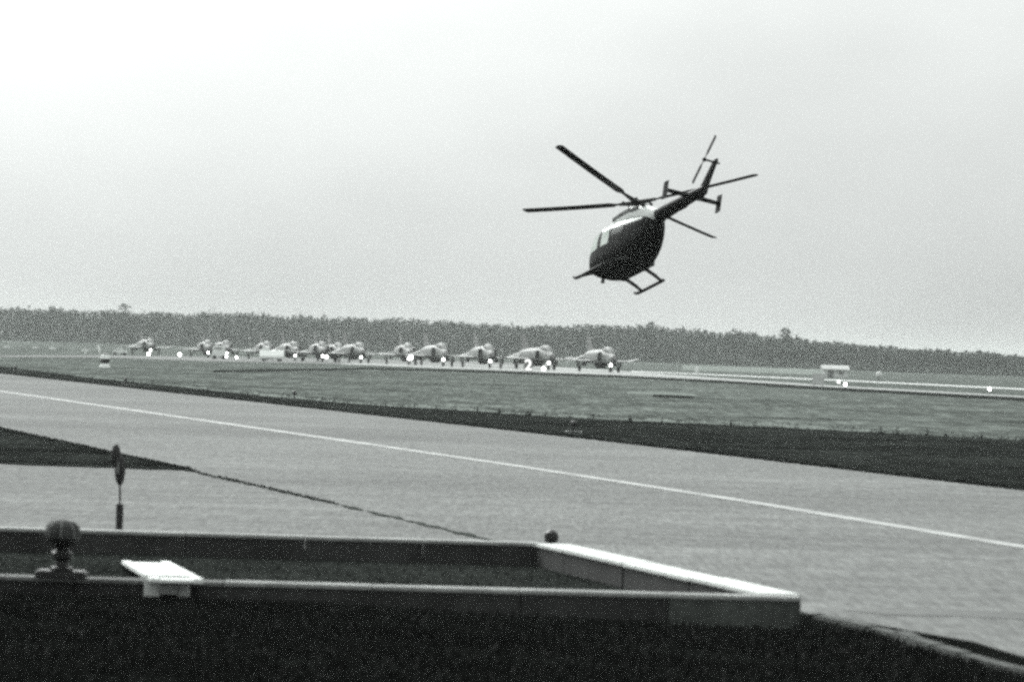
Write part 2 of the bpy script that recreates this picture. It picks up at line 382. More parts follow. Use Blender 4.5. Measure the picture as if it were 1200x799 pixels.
# ------------------------------------------------------------------ low concrete walls (blocks with pale coping)
WH = .31
def wall_run(label, p, q, th, bl, cap_m, h=WH, skip=(), seed=0, light=99, dark_n=0):
    p, q = Vector((*p, 0)), Vector((*q, 0)); d = q - p; Ln = d.length; rz = math.atan2(d.y, d.x)
    t_ = thing('low_concrete_wall', label, 'wall', p, rz); r = random.Random(seed); x = 0; i = 0
    while x < Ln - .02:
        l = min(bl, Ln - x)
        if i not in skip:
            dz = r.uniform(-.006, .006); dy = r.uniform(-.008, .008)
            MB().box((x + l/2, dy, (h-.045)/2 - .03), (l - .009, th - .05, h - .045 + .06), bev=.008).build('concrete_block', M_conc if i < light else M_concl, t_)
            MB().box((x + l/2, dy, h - .0225 + dz), (l - .007, th, .045), bev=.008).build('coping_slab', M_capdk if i < dark_n else cap_m, t_)
        x += l; i += 1
    return t_
wall_run('low concrete wall nearest the camera with worn pale top and white boards across it', (-24.36, 43.02), (3.08, 44.55), .36, 1.535, M_capd, seed=1, light=17, dark_n=14)
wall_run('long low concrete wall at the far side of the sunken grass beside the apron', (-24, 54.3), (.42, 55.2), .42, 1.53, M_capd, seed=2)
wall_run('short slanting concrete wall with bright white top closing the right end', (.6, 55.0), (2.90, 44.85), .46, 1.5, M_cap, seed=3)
# kerb running from the wall corner to the right
k = thing('kerb', 'low worn kerb running from the wall corner down to the right', 'kerb', (3.35, 45.6, 0))
y = 45.6; x = 3.38; rs = random.Random(4)
while y > 26:
    nxp = (4.36 + .175*(40.2-(y-.9))) if y < 43 else x + (4.1 - 3.4)/3*.9
    d = Vector((nxp - x, -.9, 0)); rz = math.atan2(d.y, d.x)
    MB().box(((x+nxp)/2 - 3.35, y - .45 - 45.6, -.005 + rs.uniform(-.02, .015)), (d.length - .012, .2, .16), rz=rz + rs.uniform(-.02, .02), bev=.02).build('kerb_stone', M_kerb, k)
    x = nxp; y -= .9

add_sheet('gutter', [(3.25, 46.2), (3.45, 46.6), (3.9, 45.0), (4.7, 42.6)] + [(5.0 + .175*(40.2-y) + .05, y) for y in (41, 38, 34, 30, 24)] + [(4.4 + .175*(40.2-y), y) for y in (24, 30, 34, 38, 41)] + [(4.0, 42.8)], M_lawn, z=.017)
pp = [ground(*q) for q in ((985, 716), (1060, 713), (1200, 719), (1300, 724), (1300, 733), (1200, 727), (1120, 723), (1040, 722))]
add_sheet('asphalt_patch', [(q.x, q.y) for q in pp], M_patch, z=.017)
# two white boards lying across the near wall
tb = thing('white_boards', 'bright whitewashed boards lying across the gap in the near low wall', 'boards', (-4.1, 43.4, 0))
def board(c1, c2, wdir, wd, th=.035):
    c1, c2 = Vector(c1), Vector(c2); d = (c2 - c1); wv_ = Vector(wdir).normalized(); n_ = d.normalized().cross(wv_).normalized()
    if n_.z < 0: n_ = -n_
    mb = MB(); h = wv_ * wd / 2
    mb.loft([[c1-h, c1+h, c1+h-n_*th, c1-h-n_*th], [c2-h, c2+h, c2+h-n_*th, c2-h-n_*th]])
    mb.v = [tuple(Vector(v) - Vector((-4.1, 43.4, 0))) for v in mb.v]; return mb
def pz(px, py, z):
    d = ray(px, py); return CLOC + d * ((z - CAMH) / d.z)
# left narrow board, wide middle board, right narrow board
board(pz(147, 656.5, .07), pz(182, 677, .385), (1, .15, 0), .10, .04).build('board', M_wood, tb)
board(pz(174, 658.5, .05), pz(208, 679, .375), (1, .05, 0), .50, .03).build('board', M_wood, tb)
board(pz(193, 657, .09), pz(233, 678, .39), (1, .12, 0), .10, .045).build('board', M_wood, tb)
for px, w_, m_, h_ in ((186.5, .17, M_wood, .23), (207.5, .20, M_pale, .2), (223, .13, M_wood, .22)):
    X_ = (px - 600)/FPX*43.8; MB().box((X_ + 4.1, 43.90 - 43.4, .37 - h_/2), (w_, .045, h_), bev=.008).build('board_end', m_, tb)

# ------------------------------------------------------------------ lamp fixture at left
p = pz(72, 676, .33); b0 = thing('beacon_lamp', 'squat lamp with frosted dome on a dark plate at the near wall', 'lamp', (p.x, p.y, .312))
MB().box((0, 0, .045), (.52, .3, .09), bev=.02).build('base_plate', M_blk, b0)
MB().lathe([(.115, .09), (.12, .12), (.07, .13), (.065, .18), (.105, .22), (.11, .27), (.06, .30), (.07, .33)]).build('stem', M_blk, b0)
MB().lathe([(.07, .325), (.12, .35), (.17, .40), (.175, .43)]).build('lamp_bowl', M_blk, b0)
MB().lathe([(.17, .43), (.175, .47), (.16, .53), (.12, .575), (.05, .60), (.01, .603)], seg=24).build('glass_dome', M_dome, b0)
rb = MB()
for i in range(8):
    a_ = i*math.pi/4; rb.tube([(.178*math.cos(a_), .178*math.sin(a_), .43), (.18*math.cos(a_), .18*math.sin(a_), .48), (.165*math.cos(a_), .165*math.sin(a_), .535), (.1*math.cos(a_), .1*math.sin(a_), .59)], .007, 5)
rb.build('guard', M_mid, b0)

# ------------------------------------------------------------------ marker post behind far wall
D = 58.5; p = at(146.5, D); sx = D / FPX
b0 = thing('marker_post', 'dark slim post with two overlapping oval lamps, behind the far low wall', 'post', p)
def hz(py, px=140): return (hor(px) - py) * sx + CAMH
def hx(px, py): return (px - 140.5) * sx - (py - 617) * sx * 0.0
MB().tube([(0, 0, -.02), (0, 0, hz(600)), (-.003, 0, hz(590))], [.045, .052, .05], 12).build('post_sleeve', M_blk, b0)
MB().tube([(0, 0, hz(591)), (-.01, 0, hz(560))], .014, 8).build('post', M_blk, b0)
def oval(px, py, w_, h_, name, dy):
    mb = MB(); c = Vector((hx(px, py), dy, hz(py)))
    mb.sphere(c, 1, 20, 14, (w_*sx/2, .055, h_*sx/2)); return mb.build(name, M_blk, b0)
a_ = oval(139.5, 551, 12.5, 35, 'lower_lamp_housing', 0); a_ = oval(133.5, 534, 11.5, 28, 'upper_lamp_housing', .06)
MB().tube([(hx(139, 540), .0, hz(545)), (hx(134, 540), .06, hz(540))], .02, 8).build('bracket', M_metal, b0)
MB().box((hx(125, 542), .05, hz(542)), (.13, .03, .03), bev=.006).build('side_arm', M_blk, b0)
MB().box((hx(137.5, 548), -.052, hz(548)), (.02, .01, .16), bev=.003).build('lens_strip', M_mid, b0)

# ------------------------------------------------------------------ runway edge lights
def edge_light():
    t_ = thing('edge_light', '', 'light', (0, 0, 0))
    MB().box((0, 0, .02), (.42, .42, .03), bev=.008).build('base_plate', M_mid, t_)
    MB().tube([(0, 0, .03), (0, 0, .2)], .03, 10).build('stem', M_blk, t_)
    MB().lathe([(.04, .19), (.1, .22), (.115, .28), (.10, .35), (.05, .39), (.01, .40)]).build('lamp_head', M_blk, t_)
    return t_
el = edge_light(); g_ = 'edge lights along the taxiway'
el.location = ground(672, 506); el['label'] = 'small black edge light in the dark grass nearest the rolling jets'; el['group'] = g_
for px, py, lb in ((345, 467, 'black edge light on the far verge left of centre, second nearest on that side'), (147, 450, 'tiny black edge light on the far verge under the banded marker drum'),
                   (18, 434.5, 'farthest black edge light, on the verge at the left border of the photo')):
    dup(el, ground(px, py), .3, lb, g_)
p = at(653, 57.2); ball = dup(el, (p.x, p.y, .03), .2, 'round black edge light peeping over the far corner of the low walls', g_); ball.scale = (.85, .85, .92)
for c in sc.objects:
    pass
mb = MB(); mb.box((0, 0, .015), (.6, .25, .02), bev=.004); o = mb.build('base_stripe', M_white, el)

# ------------------------------------------------------------------ helicopter
DH = 147.5; SH = DH / FPX
nI = Vector((0.091, 0.946, -0.306)).normalized()
tI = Vector((.53, .275, 0)); tI.z = (nI.x*tI.x + nI.y*tI.y) / .306; tI.normalize()
def i2w(v): return (CR*v.x + CU*v.y - F*v.z)
up = i2w(nI).normalized(); fw = -i2w(tI).normalized(); lf = up.cross(fw).normalized()
hub = CLOC + ray(747, 237) * DH
base = hub - up * 3.0
heli = thing('helicopter', 'dark helicopter banking low over the taxiway, tail and landing skids towards the camera', 'helicopter')
heli.matrix_world = Matrix(((fw.x, lf.x, up.x, base.x), (fw.y, lf.y, up.y, base.y), (fw.z, lf.z, up.z, base.z), (0, 0, 0, 1)))
# pod (rings along x), superellipse cross sections
prof = [(2.42, 1.02, 1.40, .14), (2.36, .92, 1.58, .36), (2.22, .80, 1.84, .54), (2.0, .70, 2.06, .66), (1.7, .62, 2.22, .75), (1.3, .57, 2.30, .79), (.8, .55, 2.31, .81), (.2, .55, 2.28, .80), (-.3, .60, 2.24, .74),
        (-.7, .70, 2.22, .66), (-1.05, .88, 2.18, .57), (-1.3, 1.10, 2.14, .48), (-1.5, 1.35, 2.10, .38), (-1.62, 1.55, 2.04, .27), (-1.66, 1.66, 1.94, .16)]
PX = [p[0] for p in prof][::-1]
def pr(x, k): return float(np.interp(x, PX, [p[k] for p in prof][::-1]))
SEG = 64
def ring(x, off=0.0, e=2.6):
    zb, zt, hw = pr(x, 1), pr(x, 2), pr(x, 3); zc = (zb + zt)/2; hh = (zt - zb)/2; out = []
    for j in range(SEG):
        a_ = 2*math.pi*j/SEG; c, s = math.cos(a_), math.sin(a_)
        ee = 3.5 if s > 0 else 3.2
        yy = math.copysign(abs(c)**(2/ee), c) * (hw+off); zz = math.copysign(abs(s)**(2/ee), s) * (hh+off)
        out.append(Vector((x, yy * (1 - .06*max(0, zz/max(hh, .01))), zc + zz)))
    return out
xsr = list(np.linspace(2.42, 2.2, 7)) + list(np.linspace(2.14, 1.2, 18)) + list(np.linspace(1.15, -.7, 32)) + list(np.linspace(-.76, -1.66, 18))
rings = [ring(x) for x in xsr]
groups = {}
def cls(x, c):      # x along, c point -> which part
    y_, z_ = c.y, c.z; zb, zt = pr(x, 1), pr(x, 2); f = (z_ - zb)/(zt - zb)
    side = 'L' if y_ > 0 else 'R'
    if 1.25 < x < 2.3 and .45 < f < 1.02 and abs(y_) > .035: 
        return 'windshield' + side if x < 2.22 else None
    if .98 < x < 1.3: 
        return None
    if .42 < x <= 1.17 and .50 < f < .94: return 'door_window' + side
    if -.40 < x < .25 and .60 < f < .86: return 'cabin_window' + side
    if 1.75 < x < 2.2 and .15 < f < .38 and abs(y_) > .12: return 'chin_window' + side
    return None
bins = {}
for i in range(len(xsr) - 1):
    for j in range(SEG):
        k_ = (j+1) % SEG; q = (rings[i][j], rings[i][k_], rings[i+1][k_], rings[i+1][j]); c = sum(q, Vector())/4
        bins.setdefault(cls((xsr[i]+xsr[i+1])/2, c), []).append((i, j, k_))
def patch(key):
    mb = MB(); idx = {}
    def g(i, j):
        if (i, j) not in idx: idx[(i, j)] = len(mb.v); mb.v.append(tuple(rings[i][j]))
        return idx[(i, j)]
    for i, j, k_ in bins[key]: mb.f.append((g(i, j), g(i, k_), g(i+1, k_), g(i+1, j)))
    return mb
sh = patch(None); 
sh.f.append(tuple(range(0))) if False else None
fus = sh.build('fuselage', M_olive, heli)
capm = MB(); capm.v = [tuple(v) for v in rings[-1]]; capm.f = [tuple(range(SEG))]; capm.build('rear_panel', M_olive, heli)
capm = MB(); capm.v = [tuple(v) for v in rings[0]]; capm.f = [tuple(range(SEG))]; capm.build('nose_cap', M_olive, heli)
for key, nm in (('windshieldL', 'windshield'), ('windshieldR', 'windshield'), ('door_windowL', 'door_window'), ('door_windowR', 'door_window'), ('cabin_windowL', 'cabin_window'), ('cabin_windowR', 'cabin_window'), ('chin_windowL', 'chin_window'), ('chin_windowR', 'chin_window')):
    if key in bins: patch(key).build(nm, M_glass, heli)
for s_ in (1, -1):
    for xa, za, zb_ in ((.36, .66, 2.1), (1.2, .70, 2.15), (-.46, .75, 2.08)):
        sm = MB(); R_ = []
        for xx in (xa - .012, xa + .012):
            rg = ring(xx, .005); R_.append([Vector((p.x, abs(p.y)*s_, p.z)) for p in rg[:17] + rg[-12:] if False] or [Vector((p.x, p.y*s_, p.z)) for p in (rg[-11:] + rg[:11])])
        sm.loft(R_, caps=False, closed=False); sm.build('door_seam', M_metal, heli)
    q_ = pr(.5, 3); MB().box((.46, s_*(q_ + .01), 1.35), (.14, .03, .03), bev=.008).build('door_handle', M_hgrey, heli)
# cabin inside: bulkhead, floor, seats
MB().box((-.55, 0, 1.3), (.04, 1.15, 1.3)).build('bulkhead', M_int, heli)
MB().box((.7, 0, .74), (2.2, 1.3, .04)).build('cabin_floor', M_int, heli)
for sy in (-.36, .36): MB().box((.35, sy, 1.0), (.45, .45, .14), bev=.03).box((.1, sy, 1.32), (.12, .42, .42), bev=.03).build('seat', M_int, heli)
MB().box((1.75, 0, 1.02), (.3, .9, .3), bev=.04).build('instrument_panel', M_int, heli)
# engine cowling
def cring(x, hw, zb, zt, e=3.0, seg=28):
    zc = (zb+zt)/2; hh = (zt-zb)/2
    return [Vector((x, math.copysign(abs(math.cos(a))**(2/e), math.cos(a))*hw, zc + math.copysign(abs(math.sin(a))**(2/e), math.sin(a))*hh)) for a in [2*math.pi*j/seg for j in range(seg)]]
cow = MB(); cow.loft([cring(1.45, .25, 2.1, 2.32), cring(1.2, .40, 2.1, 2.42), cring(.7, .52, 2.05, 2.54), cring(.2, .58, 2.0, 2.63), cring(-.6, .58, 1.96, 2.63), cring(-1.1, .49, 1.9, 2.52), cring(-1.5, .36, 1.84, 2.36), cring(-1.8, .26, 1.82, 2.24)])
cow.build('engine_cowling', M_hwhite, heli)
for s in (1, -1):
    MB().box((.38, s*.565, 2.40), (.66, .05, .13), rz=-s*.1, bev=.015).build('cowling_grille', M_hgrey, heli)
    MB().box((-.28, s*.59, 2.41), (.62, .05, .14), bev=.015).build('cowling_grille', M_hgrey, heli)
    MB().box((-.86, s*.545, 2.38), (.5, .06, .13), rz=s*.17, bev=.015).build('cowling_grille', M_hgrey, heli)
    MB().tube([(-1.0, s*.25, 2.4), (-1.15, s*.36, 2.50), (-1.32, s*.46, 2.53)], [.08, .08, .09], 12).build('exhaust_pipe', M_metal, heli)
    # white stripe along the top edge of the side
    st = MB(); R_ = []
    for x in np.linspace(1.25, -1.3, 26):
        rg = ring(x, .006); 
        js = [4.0, 6.0, 8.0, 10.0] if x < .9 else [5.0+(x-.9)*4, 7.0+(x-.9)*2, 9, 10.0]
        pts_ = []
        for jf in js:
            j = int(jf); fr_ = jf - j; pA = rg[j].lerp(rg[j+1], fr_); pts_.append(Vector((pA.x, pA.y * s, pA.z)))
        R_.append(pts_)
    st.loft(R_, caps=False, closed=False).build('side_stripe', M_hwhite, heli)
# boom, fin, stabiliser
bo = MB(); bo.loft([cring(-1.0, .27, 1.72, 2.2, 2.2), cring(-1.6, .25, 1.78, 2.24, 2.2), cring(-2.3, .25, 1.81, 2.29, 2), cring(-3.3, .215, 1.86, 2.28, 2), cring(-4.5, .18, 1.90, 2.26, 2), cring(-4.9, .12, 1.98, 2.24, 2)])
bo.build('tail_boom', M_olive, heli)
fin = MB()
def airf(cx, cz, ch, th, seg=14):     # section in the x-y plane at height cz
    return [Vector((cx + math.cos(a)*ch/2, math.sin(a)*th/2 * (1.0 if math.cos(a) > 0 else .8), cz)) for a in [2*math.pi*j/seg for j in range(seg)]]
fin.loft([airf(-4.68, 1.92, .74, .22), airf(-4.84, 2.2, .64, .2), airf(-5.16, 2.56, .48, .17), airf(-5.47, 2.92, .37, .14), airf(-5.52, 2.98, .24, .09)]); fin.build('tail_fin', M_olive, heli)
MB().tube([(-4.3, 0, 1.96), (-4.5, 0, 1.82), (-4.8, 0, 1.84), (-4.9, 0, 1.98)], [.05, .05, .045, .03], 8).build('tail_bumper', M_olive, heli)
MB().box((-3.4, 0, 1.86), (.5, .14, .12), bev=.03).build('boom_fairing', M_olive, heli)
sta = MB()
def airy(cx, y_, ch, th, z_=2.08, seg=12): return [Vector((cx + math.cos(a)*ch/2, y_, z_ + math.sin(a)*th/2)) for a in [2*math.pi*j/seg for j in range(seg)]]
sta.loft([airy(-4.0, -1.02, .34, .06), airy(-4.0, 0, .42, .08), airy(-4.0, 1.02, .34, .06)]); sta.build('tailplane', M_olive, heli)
for s in (1, -1):
    e = MB(); e.loft([[Vector((x, s*1.03 + yy, z)) for x, yy in ((.2, 0), (0, .03), (-.22, 0), (0, -.03))] for x0, z in ((0, 1.62),)] * 0 + [
        [Vector((-4.0 + dx - .1*(z-2.05), s*1.03 + yy, z)) for dx, yy in ((.17, 0), (.05, .032), (-.2, 0), (.05, -.032))] for z in (1.77, 1.82, 2.06, 2.30, 2.36)])
    e.build('endplate', M_olive, heli)
# tail rotor on the left of the fin
MB().tube([(-5.48, -.16, 2.88), (-5.48, .42, 2.88)], .035, 10).build('tail_rotor_shaft', M_metal, heli)
MB().sphere((-5.48, .42, 2.88), .075).build('tail_rotor_hub', M_metal, heli)
bx = i2w(Vector((25, 52, 0)).normalized() )
# blade direction inside the fin plane that projects on the photo's direction
best = max([(Vector((math.cos(a), 0, math.sin(a))), a) for a in np.linspace(0, math.pi, 361)], key=lambda q: (lambda wv: (lambda ix, iy: (ix*.43+iy*.9)/math.hypot(ix, iy) if math.hypot(ix, iy) > .2 else -9)(wv.dot(CR), wv.dot(CU)))(fw*q[0].x + up*q[0].z))[0]
for s in (1, -1):
    c = Vector((-5.48, .43, 2.88)); q = best.cross(Vector((0, 1, 0))); bl = MB()
    bl.loft([[c + best*s*r_ + q*(ch*a1) + Vector((0, b1, 0)) for a1, b1 in ((.5, 0), (0, .014), (-.5, 0), (0, -.014))] for r_, ch in ((.06, .06), (.2, .08), (.28, .17), (.92, .17), (.95, .1))])
    bl.build('tail_rotor_blade', M_metal, heli)
# skids
for s in (1, -1):
    yk = 1.2*s
    MB().tube([(2.0, yk, .50), (1.85, yk, .43), (1.65, yk, .40), (1.3, yk, .39), (.6, yk, .39), (-.12, yk, .39)], [.045] + [.062]*5, 10).build('skid', M_metal, heli)
for x in (1.42, 0.0):
    for s in (1, -1):
        MB().tube([(x, .3*s, .68), (x, .58*s, .66), (x, .9*s, .54), (x, 1.18*s, .40)], [.07, .068, .06, .055], 10).build('skid_strut', M_metal, heli)
        MB().box((x, .94*s, .52), (.12, .1, .1), bev=.02).build('strut_step', M_metal, heli)
MB().tube([(1.9, .1, .85), (1.93, .1, .52)], [.04, .07], 10).build('searchlight', M_metal, heli)
MB().tube([(2.35, 0, 1.35), (2.42, 0, 1.75)], .012, 6).build('wiper_mast', M_metal, heli)
MB().tube([(-.2, 0, .46), (-.45, 0, .25)], [.03, .01], 6).build('antenna', M_metal, heli)
# main rotor
MB().tube([(0, 0, 2.3), (0, 0, 2.95)], [.11, .08], 12).build('mast', M_metal, heli)
MB().lathe([(.05, 2.86), (.20, 2.88), (.24, 2.95), (.2, 3.03), (.1, 3.07), (.02, 3.08)]).build('rotor_hub', M_metal, heli)
MB().lathe([(.12, 2.62), (.24, 2.64), (.24, 2.7), (.12, 2.72)]).build('swashplate', M_metal, heli)
aI = Vector((135, 18, 96)).normalized(); aw = i2w(aI)
bl_dir = Vector((aw.dot(fw), aw.dot(lf), 0)).normalized()
for q in range(4):
    a_ = q*math.pi/2; dv = Matrix.Rotation(a_, 3, 'Z') @ bl_dir; sv = Vector((-dv.y, dv.x, 0)); c = Vector((0, 0, 2.97))
    cone = math.radians(3.2); pit = math.radians(8)
    chord = sv*math.cos(pit) + Vector((0, 0, math.sin(pit)))
    nn = chord.cross(dv); bl = MB(); RR = []
    for r_, ch, th in ((.62, .12, .05), (.9, .15, .045), (1.1, .31, .035), (2.5, .31, .033), (4.0, .31, .03), (4.80, .31, .028), (4.88, .2, .02)):
        o_c = c + dv*r_*math.cos(cone) + Vector((0, 0, r_*math.sin(cone) + .004*r_*r_))
        RR.append([o_c + chord*(ch*a1) + nn*(th*b1) for a1, b1 in ((.5, 0), (.3, .5), (-.1, .35), (-.5, 0), (-.1, -.35), (.3, -.5))])
    bld = bl.loft(RR).build('rotor_blade', M_metal, heli)
    MB().tube([c, c + dv*.35 + Vector((0, 0, .02)), c + dv*.75*math.cos(cone) + Vector((0, 0, .045))], [.1, .085, .055], 10).build('blade_grip', M_metal, heli)
    MB().tube([c + dv*.3 + sv*.17 + Vector((0, 0, -.04)), dv*.16 + sv*.2 + Vector((0, 0, 2.68))], .02, 8).build('pitch_link', M_metal, heli)
    MB().tube([c + dv*.42 + sv*.1, c + dv*.42 + sv*.26 + Vector((0, 0, -.03))], [.03, .06], 8).build('damper_weight', M_metal, heli)

# ------------------------------------------------------------------ jets
def jring(x, hw, zb, zt, e=2.4, seg=20):
    zc = (zb+zt)/2; hh = (zt-zb)/2
    return [Vector((x, math.copysign(abs(math.cos(a))**(2/e), math.cos(a))*hw, zc + math.copysign(abs(math.sin(a))**(2/e), math.sin(a))*hh)) for a in [2*math.pi*(j+.5)/seg for j in range(seg)]]
def make_jet():
    J = thing('jet_fighter', '', 'fighter jet')
    MB().loft([jring(9.0, .42, 1.35, 2.25), jring(7.5, .56, 1.25, 2.65), jring(5.5, .68, 1.2, 2.85), jring(3.5, 1.05, 1.2, 3.0), jring(1, 1.25, 1.15, 3.1), jring(-2.5, 1.2, 1.15, 3.0), jring(-5, .95, 1.35, 2.85), jring(-7, .5, 1.9, 2.75), jring(-8.8, .25, 2.2, 2.6)]).build('fuselage', M_jet, J)
    MB().loft([jring(10.4, .03, 1.62, 1.68), jring(10.1, .14, 1.5, 1.82), jring(9.5, .32, 1.38, 2.08), jring(9.0, .43, 1.33, 2.27)]).build('radome', M_jetu, J)
    MB().loft([jring(7.7, .25, 2.5, 2.62), jring(7.0, .44, 2.5, 3.15), jring(6.2, .5, 2.5, 3.42), jring(4.8, .52, 2.5, 3.45), jring(3.3, .5, 2.6, 3.25), jring(2.0, .4, 2.7, 3.1)]).build('canopy', M_jet, J)
    for s in (1, -1):
        it = MB(); it.loft([[p + Vector((0, s*1.02, 0)) for p in jring(x, hw, zb, zt, 3)] for x, hw, zb, zt in ((4.6, .34, 1.4, 2.75), (4.0, .42, 1.3, 2.8), (1.5, .5, 1.2, 2.8), (-2, .45, 1.2, 2.7), (-5, .2, 1.5, 2.4))]); ii = it.build('air_intake', M_jet, J)
        mo = MB(); mo.loft([[p + Vector((0, s*1.04, 0)) for p in jring(x, .29, 1.47, 2.66, 3)] for x in (4.4, 4.64)]); mo.build('intake_mouth', M_blk, ii)
        wg = MB(); 
        def ws(y_, xl, xt, z_, th): return [Vector((xl, s*y_, z_)), Vector((xl*.6+xt*.4, s*y_, z_+th/2)), Vector((xt, s*y_, z_)), Vector((xl*.6+xt*.4, s*y_, z_-th/2))]
        wg.loft([ws(.7, 3.6, -3.4, 1.5, .34), ws(4.1, .2, -3.4, 1.52, .2), ws(4.15, .45, -3.4, 1.53, .18), ws(5.85, -1.6, -3.5, 1.9, .08)]).build('wing', M_jet, J)
        hs = MB(); hs.loft([ws(.35, -5.9, -8.4, 2.35, .12), ws(2.75, -7.5, -8.9, 1.35, .06)]).build('tailplane', M_jet, J)
        g1 = MB().tube([(-.4, s*2.72, 1.5), (-.4, s*2.72, .45)], .09, 8).build('main_gear', M_jetu, J)
        MB().tube([(-.4, s*2.6, .42), (-.4, s*2.85, .42)], .42, 16).build('wheel', M_rub, g1)
        MB().box((-.4, s*3.02, 1.05), (1.1, .05, .75)).build('gear_door', M_jetu, g1)
        MB().loft([[p + Vector((0, s*2.1, 0)) for p in jring(x, hw, .98-hw, .98+hw, 2, 12)] for x, hw in ((1.5, .02), (1.0, .16), (0.2, .2), (-1.6, .2), (-2.4, .05))]).box((-.4, s*2.1, 1.3), (1.6, .08, .4)).build('underwing_pod', M_jetu, J)
    MB().loft([[Vector((xl, 0, z_)), Vector(((xl+xt)/2, .1*k_, z_)), Vector((xt, 0, z_)), Vector(((xl+xt)/2, -.1*k_, z_))] for xl, xt, z_, k_ in ((-3.0, -8.4, 2.9, 1.4), (-4.6, -8.5, 3.3, 1), (-6.9, -8.9, 4.95, .4))]).build('tail_fin', M_jetf, J)
    MB().loft([jring(x, r_, .98-r_, .98+r_, 2, 16) for x, r_ in ((4.2, .03), (3.5, .32), (2.4, .5), (-.8, .5), (-2.4, .3), (-3.2, .04))]).build('belly_tank', M_jetu, J)
    ng = MB().tube([(7.0, 0, 1.4), (7.0, 0, .35)], .08, 8).build('nose_gear', M_jetu, J)
    MB().tube([(7.0, -.16, .3), (7.0, .16, .3)], .3, 14).build('wheel', M_rub, ng)
    MB().sphere((7.12, 0, 1.0), .165, 12, 8).build('landing_light', M_lamp, ng)
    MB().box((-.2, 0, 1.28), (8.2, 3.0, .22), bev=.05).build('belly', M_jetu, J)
    return J
J = make_jet(); gj = 'jets taxiing in line on the far taxiway'
def yaw(deg): return -math.pi/2 + math.radians(deg)
jets = [(703.5, 581, 11, 'nearest fighter jet at the right end of the taxiing line, its wheels clear of haze'),
        (629, 596, 14, 'jet right behind the leading one, next to the small white 2 board'),
        (566, 604, 9, 'pale hazy jet in the wide gap between two clusters of the line'),
        (509.5, 628, 12, 'jet with clearly visible dark main wheels, left of the pale hazy jet'),
        (474.5, 664, 7, 'jet partly behind its neighbour, with the biggest bright landing light'),
        (414, 700, 13, 'rightmost jet of the left middle cluster of three'),
        (392, 735, 10, 'middle jet of the cluster of three, half hidden behind another jet'),
        (374, 706, 8, 'leftmost jet of the cluster of three, larger than the two beside it'),
        (339, 748, 12, 'jet just right of the pale tow tractor'),
        (310, 770, 9, 'jet standing directly behind the pale tow tractor'),
        (261, 815, 11, 'faint jet above the pale van'),
        (241.5, 805, 8, 'faint jet just left of the pale van'),
        (171.5, 885, 13, 'farthest jet, alone at the left end of the taxiing line')]
for i, (px, Dj, yw, lb) in enumerate(jets):
    p = at(px, Dj); rz = yaw(yw)
    if i == 0: J.location = p; J.rotation_euler = (0, 0, rz); J['label'] = lb; J['group'] = gj
    else: dup(J, p, rz, lb, gj)

# ------------------------------------------------------------------ airfield furniture
def low_vehicle(name, label, cat, p, Ln, H, m, cab=.5):
    t_ = thing(name, label, cat, p, 0)
    MB().box((0, 0, H*.33+.15), (Ln, 1.5, H*.42), bev=.08).build('body', m, t_)
    MB().box((-Ln*.05, 0, H*.33+.15+H*.21+H*.2), (Ln*cab, 1.35, H*.42), bev=.1).build('cab', m, t_)
    MB().box((-Ln*.05, 0, H*.33+.15+H*.21+H*.22), (Ln*cab*.7, 1.37, H*.14), bev=.01).build('window', M_mid, t_)
    for sx_ in (-1, 1):
        for sy in (-1, 1): MB().tube([(sx_*Ln*.32, sy*.62, .3), (sx_*Ln*.32, sy*.78, .3)], .3, 14).build('wheel', M_rub, t_)
    return t_
t_ = thing('tow_tractor', 'pale low tow tractor in front of the jets at left', 'tow tractor', at(319, 610), 0)
MB().loft([[Vector((x*k_, y_, z_)) for y_, z_ in ((-.95, .55), (-.95, .8), (-.2, 1.55), (.8, 1.6), (.95, .55))] for x, k_ in ((-1.75, .97), (-1.6, 1), (1.6, 1), (1.75, .97))]).build('body', M_white, t_)
MB().box((-.9, .35, 1.75), (1.0, .9, .5), bev=.08).build('cab', M_white, t_)
MB().box((0, -.2, .45), (3.3, 1.5, .2), bev=.03).build('bumper', M_pale, t_)
for sx_ in (-1, 1):
    for sy in (-1, 1): MB().tube([(sx_*1.1, sy*.62, .32), (sx_*1.1, sy*.8, .32)], .32, 14).build('wheel', M_rub, t_)
low_vehicle('van', 'pale blurry van below the two faint jets at left', 'van', at(257.5, 660), 2.2, 2.0, M_white, .8)
low_vehicle('car', 'small pale car far away left of the farthest jet', 'car', at(141, 820), 2.8, 1.2, M_white, .5)
# low cabin with white roof
p = at(979.5, 640); c0 = thing('cabin', 'low cabin with a bright white pitched roof before the trees at right', 'cabin', p, .05)
MB().box((0, 0, .65), (3.6, 2.2, 1.3), bev=.02).build('wall', M_pale, c0)
MB().loft([[Vector((x, -1.35, 1.22)), Vector((x, -1.35, 1.3)), Vector((x, .2, 1.9)), Vector((x, 1.35, 1.9)), Vector((x, 1.35, 1.3))] for x in (-2.05, 2.05)]).build('roof', M_roof, c0)  # front slope shaped to catch the sky so the roof reads brighter
MB().box((-.8, -1.11, .6), (.8, .04, 1.1)).build('door', M_mid, c0)
MB().box((.8, -1.11, .8), (.8, .04, .4)).build('window', M_mid, c0)
# radome / round beacon
p = at(1031, 560); c0 = thing('round_beacon', 'white round beacon on a short post right of the cabin', 'beacon', p)
MB().tube([(0, 0, -.05), (0, 0, .45)], .12, 10).build('post', M_mid, c0); MB().sphere((0, 0, .8), .42, 16, 12, (1, 1, 1.15)).build('beacon_dome', M_pale, c0)
